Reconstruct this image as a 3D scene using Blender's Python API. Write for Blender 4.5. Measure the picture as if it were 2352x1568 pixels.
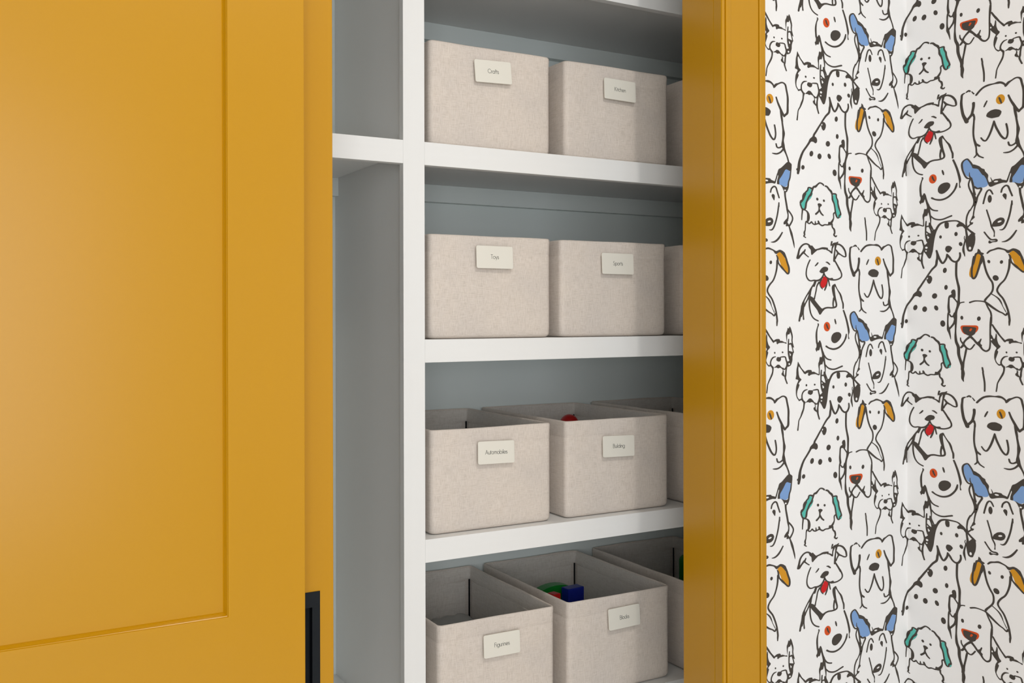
import bpy, bmesh, math, random
from mathutils import Vector, Matrix
random.seed(7)
scene = bpy.context.scene
for o in list(bpy.data.objects): bpy.data.objects.remove(o)
COL = scene.collection
CZ = 1.36                                   # camera height

# ------------------------------------------------------------------ camera
cam = bpy.data.cameras.new('camera'); camo = bpy.data.objects.new('camera', cam)
COL.objects.link(camo)
cam.sensor_width = 36.0; cam.lens = 2223.0/2352.0*36.0; cam.shift_y = -58.0/2352.0
cam.clip_start = .01
Fw = Vector((.4955, .8686, 0)); Rt = Vector((.8686, -.4955, 0)); Up = Vector((0, 0, 1))
rl = -.0023
R2 = Rt*math.cos(rl) + Up*math.sin(rl); U2 = Up*math.cos(rl) - Rt*math.sin(rl)
camo.matrix_world = Matrix(((R2.x, U2.x, -Fw.x, 0), (R2.y, U2.y, -Fw.y, 0), (R2.z, U2.z, -Fw.z, CZ), (0, 0, 0, 1)))
scene.camera = camo
scene.view_settings.view_transform = 'Standard'; scene.view_settings.look = 'None'
scene.view_settings.gamma = 1.0; scene.view_settings.use_curve_mapping = False
scene.view_settings.exposure = -0.60

# ------------------------------------------------------------------ world and room light
world = bpy.data.worlds.new('world'); scene.world = world; world.use_nodes = True
bg = world.node_tree.nodes['Background']; bg.inputs[0].default_value = (.80, .90, 1.0, 1); bg.inputs[1].default_value = 0.35

def area(name, loc, target, sx, sy, power, color, shape='RECTANGLE', spread=180):
    l = bpy.data.lights.new(name, 'AREA'); l.shape = shape; l.size = sx; l.size_y = sy
    l.energy = power; l.color = color; l.spread = math.radians(spread)
    o = bpy.data.objects.new(name, l); COL.objects.link(o); o.location = loc
    o.rotation_euler = (Vector(target)-Vector(loc)).to_track_quat('-Z', 'Y').to_euler()
    return o
area('ceiling_downlight', (.67, 0.0, 2.70), (.67, 0.02, 0), .09, .09, 16.0, (1, .95, .89), 'DISK')
area('window_daylight', (-.2, -3.18, 1.33), (-.2, 0, 1.25), 1.6, 2.1, 40, (.88, .94, 1.0))
area('added_closet_fill', (-.55, -1.2, 1.45), (.9, 1.6, 1.30), .7, 1.7, 27, (.96, .98, 1.0))  # added fill that brightens the closet interior, not a lamp of the room


# ------------------------------------------------------------------ materials
def srgb(r, g, b):
    f = lambda c: (c/255/12.92) if c/255 <= .04045 else ((c/255+.055)/1.055)**2.4
    return (f(r), f(g), f(b), 1)
def mat(name, col, rough=.5, spec=.5, metal=0):
    m = bpy.data.materials.new(name); m.use_nodes = True
    b = m.node_tree.nodes['Principled BSDF']
    b.inputs['Base Color'].default_value = col; b.inputs['Roughness'].default_value = rough
    b.inputs['Specular IOR Level'].default_value = spec; b.inputs['Metallic'].default_value = metal
    return m, m.node_tree, b
def bump_noise(nt, b, scale, strength, dist, detail=2, stretch=None):
    tc = nt.nodes.new('ShaderNodeTexCoord'); mp = nt.nodes.new('ShaderNodeMapping')
    nz = nt.nodes.new('ShaderNodeTexNoise'); bp = nt.nodes.new('ShaderNodeBump')
    if stretch: mp.inputs['Scale'].default_value = stretch
    nz.inputs['Scale'].default_value = scale; nz.inputs['Detail'].default_value = detail
    bp.inputs['Strength'].default_value = strength; bp.inputs['Distance'].default_value = dist
    nt.links.new(tc.outputs['Object'], mp.inputs[0]); nt.links.new(mp.outputs[0], nz.inputs['Vector'])
    nt.links.new(nz.outputs[0], bp.inputs['Height']); nt.links.new(bp.outputs[0], b.inputs['Normal'])
    return nz
M = {}
def paint(name, col, rough, spec=.5, sc=260, st=.12, var=.03):
    m, nt, b = mat(name, col, rough, spec)
    nz = bump_noise(nt, b, sc, st, .0006, 3)
    n2 = nt.nodes.new('ShaderNodeTexNoise'); n2.inputs['Scale'].default_value = 3.0
    mx = nt.nodes.new('ShaderNodeMix'); mx.data_type = 'RGBA'
    mx.inputs['A'].default_value = col; mx.inputs['B'].default_value = tuple(c*(1-var) for c in col[:3])+(1,)
    nt.links.new(n2.outputs[0], mx.inputs['Factor']); nt.links.new(mx.outputs['Result'], b.inputs['Base Color'])
    return m
M['yellow'] = paint('yellow_satin_paint', srgb(*(198, 142, 2)), .25, .5, 300, .05)
M['white'] = paint('white_cabinet_paint', srgb(248, 248, 246), .45, .35, 200, .10)
M['cool'] = paint('pale_wall_paint', srgb(243, 250, 247), .7, .2, 200, .10)
M['room'] = paint('off_white_wall_paint', srgb(248, 249, 249), .8, .2)
M['ceil'] = paint('ceiling_paint', srgb(248, 247, 244), .9, .2)
M['paper'] = paint('wallpaper_ground', srgb(248, 247, 246), .6, .25, 500, .06, .02)
M['floor'] = paint('pale_wool_carpet', srgb(243, 240, 235), .95, .1, 700, .6)
for k, c in {'K': (72, 66, 60), 'R': (216, 84, 30), 'B': (128, 164, 214), 'Y': (214, 150, 36), 'T': (92, 192, 178), 'D': (206, 32, 34), 'W': (248, 247, 246)}.items():
    m_, nt_, b_ = mat('print_'+{'K': 'charcoal', 'R': 'orange_red', 'B': 'blue', 'Y': 'ochre', 'T': 'teal', 'D': 'red', 'W': 'ground'}[k], srgb(*c), .6, .25)
    M['p'+k] = m_
def linen(name, c1, c2, dark):
    m, nt, b = mat(name, c1, .9, .12)
    tc = nt.nodes.new('ShaderNodeTexCoord')
    def threads(sx, sy, sz):
        mp = nt.nodes.new('ShaderNodeMapping'); mp.inputs['Scale'].default_value = (sx, sy, sz)
        nz = nt.nodes.new('ShaderNodeTexNoise'); nz.inputs['Scale'].default_value = 1; nz.inputs['Detail'].default_value = 3; nz.inputs['Roughness'].default_value = .65
        nt.links.new(tc.outputs['Object'], mp.inputs[0]); nt.links.new(mp.outputs[0], nz.inputs['Vector'])
        return nz
    h = threads(60, 60, 1500); v = threads(1300, 1300, 90)
    add = nt.nodes.new('ShaderNodeMath'); add.operation = 'ADD'
    nt.links.new(h.outputs[0], add.inputs[0]); nt.links.new(v.outputs[0], add.inputs[1])
    cr = nt.nodes.new('ShaderNodeValToRGB')
    el = cr.color_ramp.elements
    el[0].position = .40; el[0].color = dark; el[1].position = .58; el[1].color = c1
    e = el.new(.50); e.color = c2
    sc = nt.nodes.new('ShaderNodeMath'); sc.operation = 'MULTIPLY'; sc.inputs[1].default_value = .5
    nt.links.new(add.outputs[0], sc.inputs[0]); nt.links.new(sc.outputs[0], cr.inputs[0])
    big = nt.nodes.new('ShaderNodeTexNoise'); big.inputs['Scale'].default_value = 14; big.inputs['Detail'].default_value = 2
    nt.links.new(tc.outputs['Object'], big.inputs['Vector'])
    mx = nt.nodes.new('ShaderNodeMix'); mx.data_type = 'RGBA'; mx.blend_type = 'MULTIPLY'
    cr2 = nt.nodes.new('ShaderNodeValToRGB'); cr2.color_ramp.elements[0].position = .3; cr2.color_ramp.elements[0].color = (.93, .93, .94, 1); cr2.color_ramp.elements[1].position = .7; cr2.color_ramp.elements[1].color = (1, .99, .98, 1)
    nt.links.new(big.outputs[0], cr2.inputs[0]); mx.inputs['Factor'].default_value = 1
    nt.links.new(cr.outputs[0], mx.inputs['A']); nt.links.new(cr2.outputs[0], mx.inputs['B'])
    nt.links.new(mx.outputs['Result'], b.inputs['Base Color'])
    bp = nt.nodes.new('ShaderNodeBump'); bp.inputs['Strength'].default_value = .35; bp.inputs['Distance'].default_value = .0006
    nt.links.new(add.outputs[0], bp.inputs['Height']); nt.links.new(bp.outputs[0], b.inputs['Normal'])
    return m
M['linen'] = linen('natural_linen', srgb(236, 226, 216), srgb(230, 219, 208), srgb(214, 203, 191))
M['lining'] = linen('linen_lining', srgb(238, 232, 224), srgb(232, 225, 216), srgb(218, 210, 200))
M['tag'] = paint('cream_acrylic', srgb(240, 236, 224), .35, .4, 100, .02, .0)
M['ink'], _, _ = mat('dark_ink', srgb(52, 52, 50), .7, .2)
M['black'] = paint('matt_black_metal', srgb(11, 18, 24), .5, .25, 400, .1)
M['rod'], _, _ = mat('black_plastic', srgb(20, 22, 24), .5, .3)
M['board'] = paint('grey_base_board', srgb(170, 166, 160), .8, .2, 300, .2, .1)
M['wrap'], _, _ = mat('grey_translucent_plastic', srgb(176, 174, 170), .35, .5)
M['redtoy'], _, _ = mat('red_plastic', srgb(190, 22, 20), .35, .5)
M['bluetoy'], _, _ = mat('blue_plastic', srgb(16, 34, 140), .35, .5)
M['greentoy'], _, _ = mat('green_plastic', srgb(20, 130, 40), .35, .5)
M['orangetoy'], _, _ = mat('orange_plastic', srgb(220, 90, 30), .35, .5)

# ------------------------------------------------------------------ helpers
def link(name, bm, m, parent=None, smooth=False, loc=None):
    me = bpy.data.meshes.new(name); bm.normal_update(); bm.to_mesh(me); bm.free()
    for x in (m if isinstance(m, (list, tuple)) else [m]): me.materials.append(M[x])
    if smooth:
        for p in me.polygons: p.use_smooth = True
    o = bpy.data.objects.new(name, me); COL.objects.link(o)
    if parent: o.parent = parent
    if loc: o.location = loc
    return o
def box(bm, x0, x1, y0, y1, z0, z1, bev=0, seg=2):
    r = bmesh.ops.create_cube(bm, size=1)
    vs = r['verts']
    for v in vs:
        v.co = Vector((x0+(v.co.x+.5)*(x1-x0), y0+(v.co.y+.5)*(y1-y0), z0+(v.co.z+.5)*(z1-z0)))
    if bev:
        es = list({e for v in vs for e in v.link_edges})
        bmesh.ops.bevel(bm, geom=es, offset=bev, segments=seg, affect='EDGES', profile=.6)
def part(name, m, parent, *a, bev=0, **k):
    bm = bmesh.new(); box(bm, *a, bev=bev); return link(name, bm, m, parent, **k)
def struct(o, kind='structure'): o['kind'] = kind; return o
def empty(name, loc, rz=0):
    o = bpy.data.objects.new(name, None); COL.objects.link(o); o.location = loc; o.rotation_euler = (0, 0, rz); o.empty_display_size = .05
    return o
def tag(o, label, cat, group=None):
    o['label'] = label; o['category'] = cat
    if group: o['group'] = group
    return o
def Z(z): return CZ+z

XC = 1.5176; YW = 1.19; YC = 1.17; XJ = 1.053; YJ = 1.268; YF = 1.47; YB = 1.83
HEAD = 2.42; CEIL = 2.74; XL = -.46
# ------------------------------------------------------------------ the room shell
struct(part('floor', 'floor', None, -2.3, 1.62, -3.3, 2.0, -.05, 0))
struct(part('ceiling', 'ceil', None, -2.3, 1.62, -3.3, 2.0, CEIL, CEIL+.05))
struct(part('wall_left', 'room', None, -2.32, -2.2, -3.3, 1.94, 0, CEIL))
struct(part('wall_back', 'cool', None, -2.2, 1.62, YB, YB+.1, 0, CEIL))      # the closet's own back wall
bm = bmesh.new()                                                              # wall behind the camera, with its window opening
box(bm, -2.2, -1.04, -3.3, -3.2, 0, CEIL); box(bm, .64, XC, -3.3, -3.2, 0, CEIL)
box(bm, -1.04, .64, -3.3, -3.2, 0, .2); box(bm, -1.04, .64, -3.3, -3.2, 2.42, CEIL)
struct(link('wall_near', bm, 'room'))
w = struct(empty('window_1', (-.2, -3.25, .2)))
bm = bmesh.new()
box(bm, -.84, -.80, -.03, .03, 0, 2.22); box(bm, .80, .84, -.03, .03, 0, 2.22); box(bm, -.80, .80, -.03, .03, 0, .04); box(bm, -.80, .80, -.03, .03, 2.18, 2.22)
link('window_frame', bm, 'white', w)

# ------------------------------------------------------------------ wallpaper: walls whose printed pattern lies on the paper
TILE = """SK 11765,-6546,35 11764,-6669,35 11786,-6822,32 11829,-6927,30 11890,-6989,30 11960,-7022,30
FK 11739,-6541 11769,-6451 11856,-6500 11891,-6560 11960,-6650 12044,-6748 12083,-6738 12110,-6765 12066,-6804 12021,-6878 11991,-6886 11973,-6854 11938,-6776 11856,-6671 11795,-6588 11786,-6564
SK 12057,-6767,41 12119,-6736,39 12181,-6723,37 12261,-6727,35 12324,-6719,39 12369,-6697,39 12378,-6650,39 12365,-6585,41 12344,-6510,48 12325,-6426,58 12311,-6343,66 12305,-6271,71 12314,-6228,64 12334,-6201,35
SK 12320,-6505,44 12304,-6590,37 12301,-6652,35 12306,-6701,32
SK 12341,-6198,39 12379,-6268,23 12424,-6348,28 12464,-6410,39 12491,-6487,42 12509,-6562,33 12532,-6638,39 12533,-6737,33
SK 12543,113,37 12570,37,39 12611,-97,42 12642,-231,44 12660,-330,46 12665,-393,37 12658,-438,19 12658,-487,19 12665,-532,30
ER 12234,-254 12227,-301 12206,-338 12177,-359 12144,-358 12114,-337 12094,-299 12087,-253 12094,-206 12115,-169 12144,-148 12177,-148 12207,-169 12227,-207
SK 12150,-200,30 12165,-253,35 12189,-302,26
SK 12341,-91,28 12353,-140,39 12364,-189,26
FK 12253,-511 12271,-450 12312,-401 12375,-377 12438,-381 12478,-413 12493,-458 12478,-515 12437,-573 12383,-620 12333,-635 12289,-618 12258,-573
SK 12142,-699,41 12195,-736,35 12257,-759,39 12315,-767,41 12383,-754,41 12455,-716,41 12518,-650,39 12569,-571,37 12596,-500,41 12608,-433,28
SK 11958,-190,30 11965,-212,30 11940,-286,25 11924,-374,37 11920,-461,41 11924,-549,39 11932,-619,44 11952,-646,50
FK 11913,-601 11952,-615 11970,-598 11983,-563 12005,-564 12027,-613 12027,-665 12009,-683 12005,-709 11983,-787 11939,-786 11923,-825 11893,-754 11920,-715 11923,-663
SK 12009,-630,44 12027,-709,39 12049,-798,42 12070,-869,55 12079,-935,58
SK 12092,-896,32 12132,-959,33 12185,-996,32 12248,-1012,30
FK 12004,-924 12013,-946 12039,-952 12044,-912 12106,-949 12092,-975 12070,-1028 12048,-1106 12021,-1101 11991,-1130 11960,-1136 11960,-1076 11982,-1024 11991,-954
FK 11991,-940 12097,-944 12092,-988 12070,-1040 12052,-1110 12026,-1104 11995,-1125 11990,-1204 11988,-1327 11977,-1344 11977,-1239 11960,-1141 11960,-1080 11982,-1019
SK 11980,-1142,26 11982,-1247,21 11980,-1335,25
SK 12088,-970,44 12101,-1067,37 12114,-1147,35 12118,-1236,23 12118,-1315,19 12138,-1386,30 12162,-1445,26
SK 12123,-1121,26 12167,-1176,30 12220,-1209,33 12292,-1227,35 12364,-1219,35 12436,-1191,35 12508,-1164,37
FK 11507,-1016 11528,-1055 11548,-1104 11528,-1138 11519,-1150 11518,-1211 11527,-1315 11544,-1381 11591,-1426 11557,-1464 11519,-1518 11544,-1541 11527,-1596 11497,-1668 11487,-1737 11492,-1797 11514,-1842 11548,-1879 11543,-1904 11505,-1867 11475,-1814 11461,-1735 11461,-1640 11472,-1554 11502,-1478 11519,-1444 11497,-1422 11453,-1415 11472,-1330 11472,-1269 11477,-1183 11494,-1115
SK 11528,-1090,35 11566,-1161,26 11609,-1219,28 11656,-1282,41
FK 11643,-1277 11686,-1235 11738,-1215 11807,-1223 11820,-1267 11859,-1260 11920,-1297 11964,-1321 11981,-1327 11977,-1353 11938,-1338 11903,-1319 11833,-1320 11790,-1331 11755,-1356 11729,-1337 11729,-1307 11742,-1281 11703,-1288 11664,-1317
SK 11535,-1887,35 11569,-1871,32 11595,-1869,44 11624,-1918,30 11650,-1955,39
SK 11715,-1656,16 11659,-1673,32 11621,-1710,30 11599,-1761,28 11595,-1821,30 11601,-1865,33 11633,-1910,23 11667,-1939,23
SK 11841,-1680,21 11893,-1673,30 11950,-1674,32 11967,-1730,30 11980,-1783,32 11987,-1845,32 11971,-1914,30 11945,-1974,30 11919,-1994,30 11875,-1969,32
FK 11746,-1672 11815,-1677 11843,-1692 11832,-1757 11789,-1785 11737,-1760 11721,-1733 11733,-1690
FK 11680,-1939 11710,-1906 11754,-1857 11797,-1860 11832,-1897 11875,-1956 11910,-1989 11892,-2032 11866,-1978 11832,-1949 11797,-1943 11771,-1958 11728,-1938 11685,-1948
EK 11713,-1560 11711,-1571 11706,-1580 11698,-1585 11690,-1584 11682,-1579 11677,-1570 11675,-1558 11677,-1547 11682,-1538 11690,-1533 11698,-1534 11706,-1539 11711,-1549
EK 11899,-1556 11897,-1565 11891,-1572 11883,-1575 11874,-1575 11866,-1571 11861,-1563 11859,-1554 11861,-1545 11866,-1538 11874,-1534 11883,-1535 11891,-1539 11897,-1547
SK 11646,-1949,41 11639,-2010,33 11631,-2079,33 11602,-2163,39 11568,-2256,28 11528,-2335,23 11516,-2434,25 11502,-2550,30
SK 11980,-1906,32 11962,-1966,39 11954,-2027,33 11946,-2088,35 11943,-2158,44 11953,-2233,35 11981,-2336,32
FK 11879,-2014 11901,-2032 11901,-2103 11918,-2134 11940,-2167 11918,-2178 11866,-2135 11849,-2099 11857,-2065 11882,-2062
SK 12030,-1236,26 12024,-1320,33 12021,-1425,30 12020,-1539,28 12029,-1628,30 12055,-1717,35
FK 12166,-1450 12211,-1434 12242,-1382 12256,-1339 12291,-1358 12265,-1410 12233,-1488 12211,-1567 12194,-1654 12176,-1786 12161,-1935 12140,-2031 12121,-2100 12094,-2122 12068,-2101 12024,-2006 11984,-1950 11980,-1862 11989,-1775 12007,-1789 12051,-1743 12051,-1708 12033,-1646 12020,-1548 12069,-1533 12122,-1553 12122,-1483
FW 12047,-1567 12095,-1622 12060,-1658
EW 12058,-1856 12056,-1867 12049,-1875 12040,-1879 12029,-1879 12020,-1873 12013,-1864 12011,-1854 12013,-1843 12020,-1835 12029,-1831 12040,-1831 12050,-1837 12056,-1846
EW 12044,-1932 12043,-1939 12038,-1944 12032,-1947 12025,-1946 12018,-1943 12014,-1937 12013,-1930 12014,-1923 12019,-1918 12025,-1915 12032,-1916 12038,-1919 12043,-1925
SK 12034,-1360,32 12087,-1358,35 12122,-1439,35 12140,-1510,44
SK 12034,-1478,26 12078,-1526,32 12122,-1545,35
SK 12094,-1279,26 12103,-1341,50 12122,-1386,35
SK 12233,-1426,44 12260,-1374,46 12292,-1331,44 12336,-1303,41 12399,-1285,39 12508,-1280,33 12608,-1292,30 12666,-1339,41 12712,-1386,51 12758,-1456,53 12781,-1497,35
FK 12381,-1300 12458,-1303 12462,-1401 12449,-1445 12399,-1447 12377,-1380
FK 12643,-1338 12611,-1373 12595,-1408 12616,-1444 12657,-1424 12712,-1431 12758,-1478 12740,-1387 12694,-1349 12666,-1335
EK 12329,-1631 12327,-1647 12320,-1660 12310,-1667 12299,-1666 12289,-1658 12282,-1645 12279,-1628 12282,-1612 12289,-1599 12299,-1592 12310,-1592 12320,-1600 12327,-1614
EK 12622,-1593 12619,-1613 12610,-1630 12598,-1638 12584,-1638 12571,-1628 12563,-1610 12560,-1589 12563,-1569 12572,-1552 12584,-1543 12598,-1544 12610,-1554 12619,-1571
FK 12393,-1897 12407,-1857 12448,-1845 12488,-1858 12525,-1905 12497,-1957 12470,-1999 12438,-2006 12402,-1968 12389,-1923
EK 12709,-1825 12709,-1846 12703,-1863 12691,-1873 12676,-1875 12661,-1867 12649,-1852 12642,-1833 12642,-1812 12648,-1795 12660,-1784 12675,-1783 12690,-1790 12702,-1805
SK 12228,-1944,39 12254,-2039,41 12281,-2129,44 12316,-2211,44 12348,-2245,39 12384,-2198,41 12417,-2121,41 12425,-2050,35
SK 12229,-1948,35 12241,-2038,39 12241,-2126,44 12232,-2182,48 12216,-2287,46 12147,-2370,41 12084,-2471,37 12031,-2564,35 11978,-2656,39 11917,-2765,41 11877,-2831,44 11860,-2891,50 11799,-2955,51 11768,-3021,44 11708,-3120,41 11639,-3226,42 11596,-3325,48 11587,-3354,48 11557,-3446,51 11542,-3531,58 11537,-3617,66 11518,-3736,50
FK 11480,-3636 11509,-3618 11514,-3679 11482,-3671
SK 12425,-2045,35 12470,-2115,44 12506,-2180,39 12560,-2224,41 12615,-2215,44 12652,-2155,41 12666,-2093,39 12661,-2030,35
SK 12601,-2241,44 12597,-2271,44 12592,-2432,42 12596,-2566,42 12618,-2703,42 12641,-2830,48 12641,-2974,44 12638,-3099,41 12633,-3179,62 12622,-3241,50 12599,-3328,44 12583,-3416,53 12585,-3482,50 12584,-3634,39 12579,-3813,30 12579,-3938,44 12592,-4065,53 12629,-4177,58 12633,-4312,58 12646,-4404,53 12678,-4525,53 12701,-4609,58 12701,-4699,58 12705,-4694,53 12712,-4767,66 12711,-4812,62 12705,-4892,48 12723,-4958,16
SK 12649,-3185,26 12686,-3162,25 12732,-3153,25
FK 12554,-2854 12572,-2878 12579,-2905 12584,-2995 12572,-3066 12513,-3042 12477,-3047 12454,-3045 12454,-3000 12513,-2966 12495,-2924 12513,-2872
SK 12495,-3013,44 12463,-3037,35 12454,-3152,35 12451,-3268,44 12462,-3376,48 12450,-3405,39 12441,-3457,33 12437,-3564,28 12437,-3688,35 12448,-3779,57 12466,-3852,41 12482,-3935,25 12492,-4007,10
SK 12540,-3045,30 12585,-3112,28 12622,-3169,35
SK 12471,-3430,26 12498,-3478,33 12539,-3473,39 12567,-3405,44
SK 12466,-3763,39 12511,-3702,39 12552,-3631,41 12566,-3543,32
SK 12548,-3469,32 12562,-3524,35
EK 12419,-2419 12412,-2444 12399,-2463 12383,-2472 12367,-2469 12354,-2454 12347,-2430 12348,-2403 12355,-2378 12368,-2359 12384,-2350 12400,-2353 12412,-2368 12419,-2391
FK 12071,-2514 12120,-2523 12146,-2573 12144,-2626 12119,-2695 12084,-2716 12053,-2680 12036,-2617 12022,-2581 12049,-2539
EW 12061,-2588 12057,-2596 12052,-2602 12046,-2604 12042,-2602 12039,-2597 12039,-2588 12042,-2579 12046,-2570 12052,-2564 12057,-2562 12061,-2564 12064,-2570 12064,-2578
EK 12437,-2811 12432,-2835 12422,-2853 12408,-2862 12394,-2860 12381,-2847 12374,-2826 12373,-2801 12378,-2777 12388,-2759 12402,-2750 12416,-2752 12428,-2765 12436,-2786
FK 11882,-2866 11925,-2884 11947,-2934 11943,-2995 11907,-3028 11864,-2996 11820,-2992 11786,-3023 11760,-2977 11847,-2889
EK 12236,-3017 12224,-3042 12205,-3058 12183,-3063 12163,-3056 12147,-3037 12140,-3011 12143,-2983 12155,-2958 12174,-2941 12196,-2936 12217,-2943 12232,-2962 12239,-2988
EK 11854,-3281 11843,-3307 11826,-3324 11807,-3330 11790,-3324 11778,-3306 11773,-3280 11777,-3252 11788,-3226 11805,-3209 11824,-3202 11841,-3209 11853,-3227 11858,-3252
EK 12043,-3319 12033,-3346 12017,-3365 11997,-3372 11977,-3366 11961,-3349 11952,-3323 11953,-3293 11963,-3267 11979,-3248 11999,-3240 12019,-3246 12035,-3264 12044,-3290
EK 12258,-3276 12260,-3303 12254,-3325 12241,-3338 12224,-3340 12206,-3330 12191,-3310 12182,-3285 12180,-3258 12186,-3236 12199,-3223 12216,-3221 12234,-3231 12249,-3251
EK 11662,-3606 11653,-3626 11639,-3639 11622,-3643 11607,-3637 11595,-3622 11590,-3602 11593,-3579 11602,-3559 11616,-3546 11633,-3542 11648,-3548 11660,-3563 11665,-3584
EK 12389,-3649 12385,-3681 12372,-3705 12353,-3717 12332,-3715 12313,-3698 12301,-3671 12296,-3638 12301,-3606 12314,-3582 12332,-3570 12353,-3572 12372,-3589 12385,-3616
FK 12869,-1592 12915,-1603 12935,-1659 12938,-1749 12928,-1848 12905,-1928 12882,-2008 12840,-2019 12803,-2003 12784,-1957 12771,-1866 12760,-1775 12762,-1667 12804,-1674
SK 12786,-1480,39 12841,-1545,39 12887,-1593,44 12929,-1624,23
SK 12769,-1497,35 12781,-1596,39 12790,-1669,44
EW 12862,-1939 12860,-1954 12854,-1966 12846,-1972 12837,-1971 12829,-1964 12823,-1952 12821,-1937 12824,-1922 12829,-1910 12837,-1904 12846,-1905 12855,-1912 12860,-1924
SK 12748,-1658,17 12739,-1702,16 12753,-1748,23 12741,-1828,30 12727,-1899,35 12725,-1980,44 12743,-2071,26 12752,-2121,10
FB 12789,81 12826,36 12854,-17 12886,-98 12891,-143 12984,-162 13030,-244 13068,-326 13115,-372 13138,-437 13161,-537 13142,-582 13095,-604 12983,-597 12927,-551 12890,-424 12853,-333 12798,-314 12761,-260 12733,-151 12715,-52 12729,45
SK 12844,-362,32 12797,-350,33 12756,-287,33 12720,-178,33 12704,-88,37 12702,-7,37 12729,54,33 12785,86,30 12817,63,30 12863,-17,32 12886,-71,35
FK 12872,-53 12919,-58 13012,-117 13049,-172 13101,-201 13105,-245 13167,-337 13154,-428 13176,-510 13237,-484 13266,-452 13375,-454 13390,-482 13457,-506 13491,-525 13476,-566 13409,-551 13313,-572 13208,-616 13175,-592 13152,-519 13129,-427 13096,-349 13058,-317 13021,-244 12984,-171 12891,-143 12877,-98
EW 13330,-508 13327,-516 13317,-522 13302,-526 13286,-525 13272,-521 13262,-515 13258,-507 13262,-499 13272,-493 13286,-490 13302,-490 13317,-494 13327,-500
SK 13201,-401,8 13228,-484,23
SK 13476,-534,30 13505,-433,25 13530,-341,26
FK 13725,-70 13769,-43 13837,-94 13832,-178 13817,-271 13788,-252 13705,-214 13631,-361 13563,-471 13568,-545 13563,-572 13515,-567 13520,-489 13549,-378 13520,-341 13549,-235 13603,-204 13671,-130
FB 13705,-212 13798,-256 13807,-345 13807,-438 13768,-511 13738,-585 13689,-616 13621,-592 13544,-563 13563,-471 13631,-352
SK 13822,-168,25 13812,-270,26 13797,-400,30 13768,-493,30 13753,-613,35 13736,-687,19
FK 13587,-564 13660,-611 13718,-617 13758,-567 13738,-715 13713,-733 13660,-704 13631,-629
EW 13707,-689 13706,-697 13700,-703 13693,-706 13685,-706 13677,-702 13672,-696 13670,-688 13672,-681 13677,-675 13685,-671 13693,-672 13701,-675 13706,-681
SK 13687,-714,44 13691,-816,37 13713,-955,39 13732,-1076,39 13737,-1117,39 13754,-1229,26 13746,-1312,35
SK 13745,-1113,35 13805,-1185,32 13849,-1270,32 13844,-1345,32 13805,-1426,35 13775,-1472,39
FK 13741,-1294 13761,-1350 13736,-1386 13785,-1463 13775,-1481 13736,-1474 13711,-1487 13702,-1450 13712,-1427 13658,-1448 13653,-1401 13697,-1338
SK 13773,-1471,26 13795,-1537,35 13824,-1632,48 13853,-1745,37 13877,-1858,30 13890,-1952,8
SK 12848,-378,32 12820,-477,30 12829,-567,30 12852,-640,32 12885,-722,41 12917,-795,62 12931,-868,62 12917,-949,44 12884,-1011,26 12842,-1091,28 12842,-1072,32 12796,-1183,32 12781,-1272,30 12775,-1371,28 12784,-1457,35
SK 12867,-360,35 12890,-478,39 12904,-568,39 12913,-659,39 12926,-741,50
SK 12918,-560,39 12973,-611,35 13034,-612,39 13039,-653,39 13010,-716,35 12973,-805,35 12954,-895,44 12930,-1003,32 12930,-1007,30 12912,-1115,26 12902,-1214,26
FK 12907,-1196 12934,-1251 12888,-1295 12855,-1329 12865,-1357 12906,-1359 12888,-1403 12850,-1419 12809,-1472 12786,-1470 12795,-1435 12841,-1392 12832,-1346 12860,-1284 12883,-1213
SK 12835,-224,10 12836,-296,21 12862,-378,35
SK 13076,-963,30 13099,-845,32 13133,-719,32 13175,-674,32 13208,-702,32 13238,-776,26
SK 13381,-757,30 13399,-679,32 13452,-625,35 13495,-645,35 13524,-737,32 13562,-863,30
EK 13223,-876 13219,-913 13209,-943 13195,-959 13179,-958 13164,-941 13155,-911 13151,-874 13155,-837 13165,-807 13179,-791 13195,-792 13210,-809 13219,-839
FK 13427,-786 13466,-805 13473,-847 13461,-947 13408,-854 13399,-822
SK 13134,-1114,26 13160,-1224,28 13197,-1381,28 13216,-1491,30 13258,-1594,28 13263,-1658,16 13261,-1713,25
SK 13557,-973,26 13554,-1061,35 13552,-1037,32 13532,-1193,32 13503,-1339,32 13464,-1475,33 13426,-1556,33 13387,-1582,28 13349,-1575,12
FK 13221,-1455 13245,-1392 13302,-1331 13369,-1306 13421,-1326 13443,-1383 13421,-1455 13368,-1498 13282,-1502 13225,-1496
EW 13385,-1384 13385,-1392 13379,-1402 13367,-1410 13353,-1416 13338,-1418 13326,-1416 13319,-1410 13319,-1401 13325,-1392 13337,-1383 13352,-1377 13366,-1375 13378,-1378
SK 13093,-1603,30 13140,-1688,28 13187,-1759,33 13225,-1784,32 13291,-1788,39 13299,-1823,35 13234,-1830,21 13188,-1841,50 13182,-1813,35
SK 13628,-1622,28 13579,-1712,37 13521,-1791,41 13454,-1838,35 13386,-1845,12
FY 12960,-2089 12993,-2075 13031,-2121 13021,-2229 12983,-2390 12936,-2549 12908,-2610 12838,-2591 12823,-2522 12839,-2406 12867,-2327 12904,-2185
FK 12979,-1956 13017,-1990 13035,-2045 13082,-2067 13087,-2090 13059,-2106 13073,-2184 13054,-2292 13025,-2335 13035,-2245 13033,-2118 12993,-2074 12956,-2094 12932,-2238 12909,-2326 12881,-2324 12904,-2236 12923,-2065 12970,-2041
SK 12909,-2131,32 12897,-2203,35 12885,-2319,37 12871,-2454,37 12877,-2581,39 12908,-2628,39 12945,-2577,39 12978,-2462,39 13011,-2329,41 13040,-2213,53 13054,-2132,44
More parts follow.
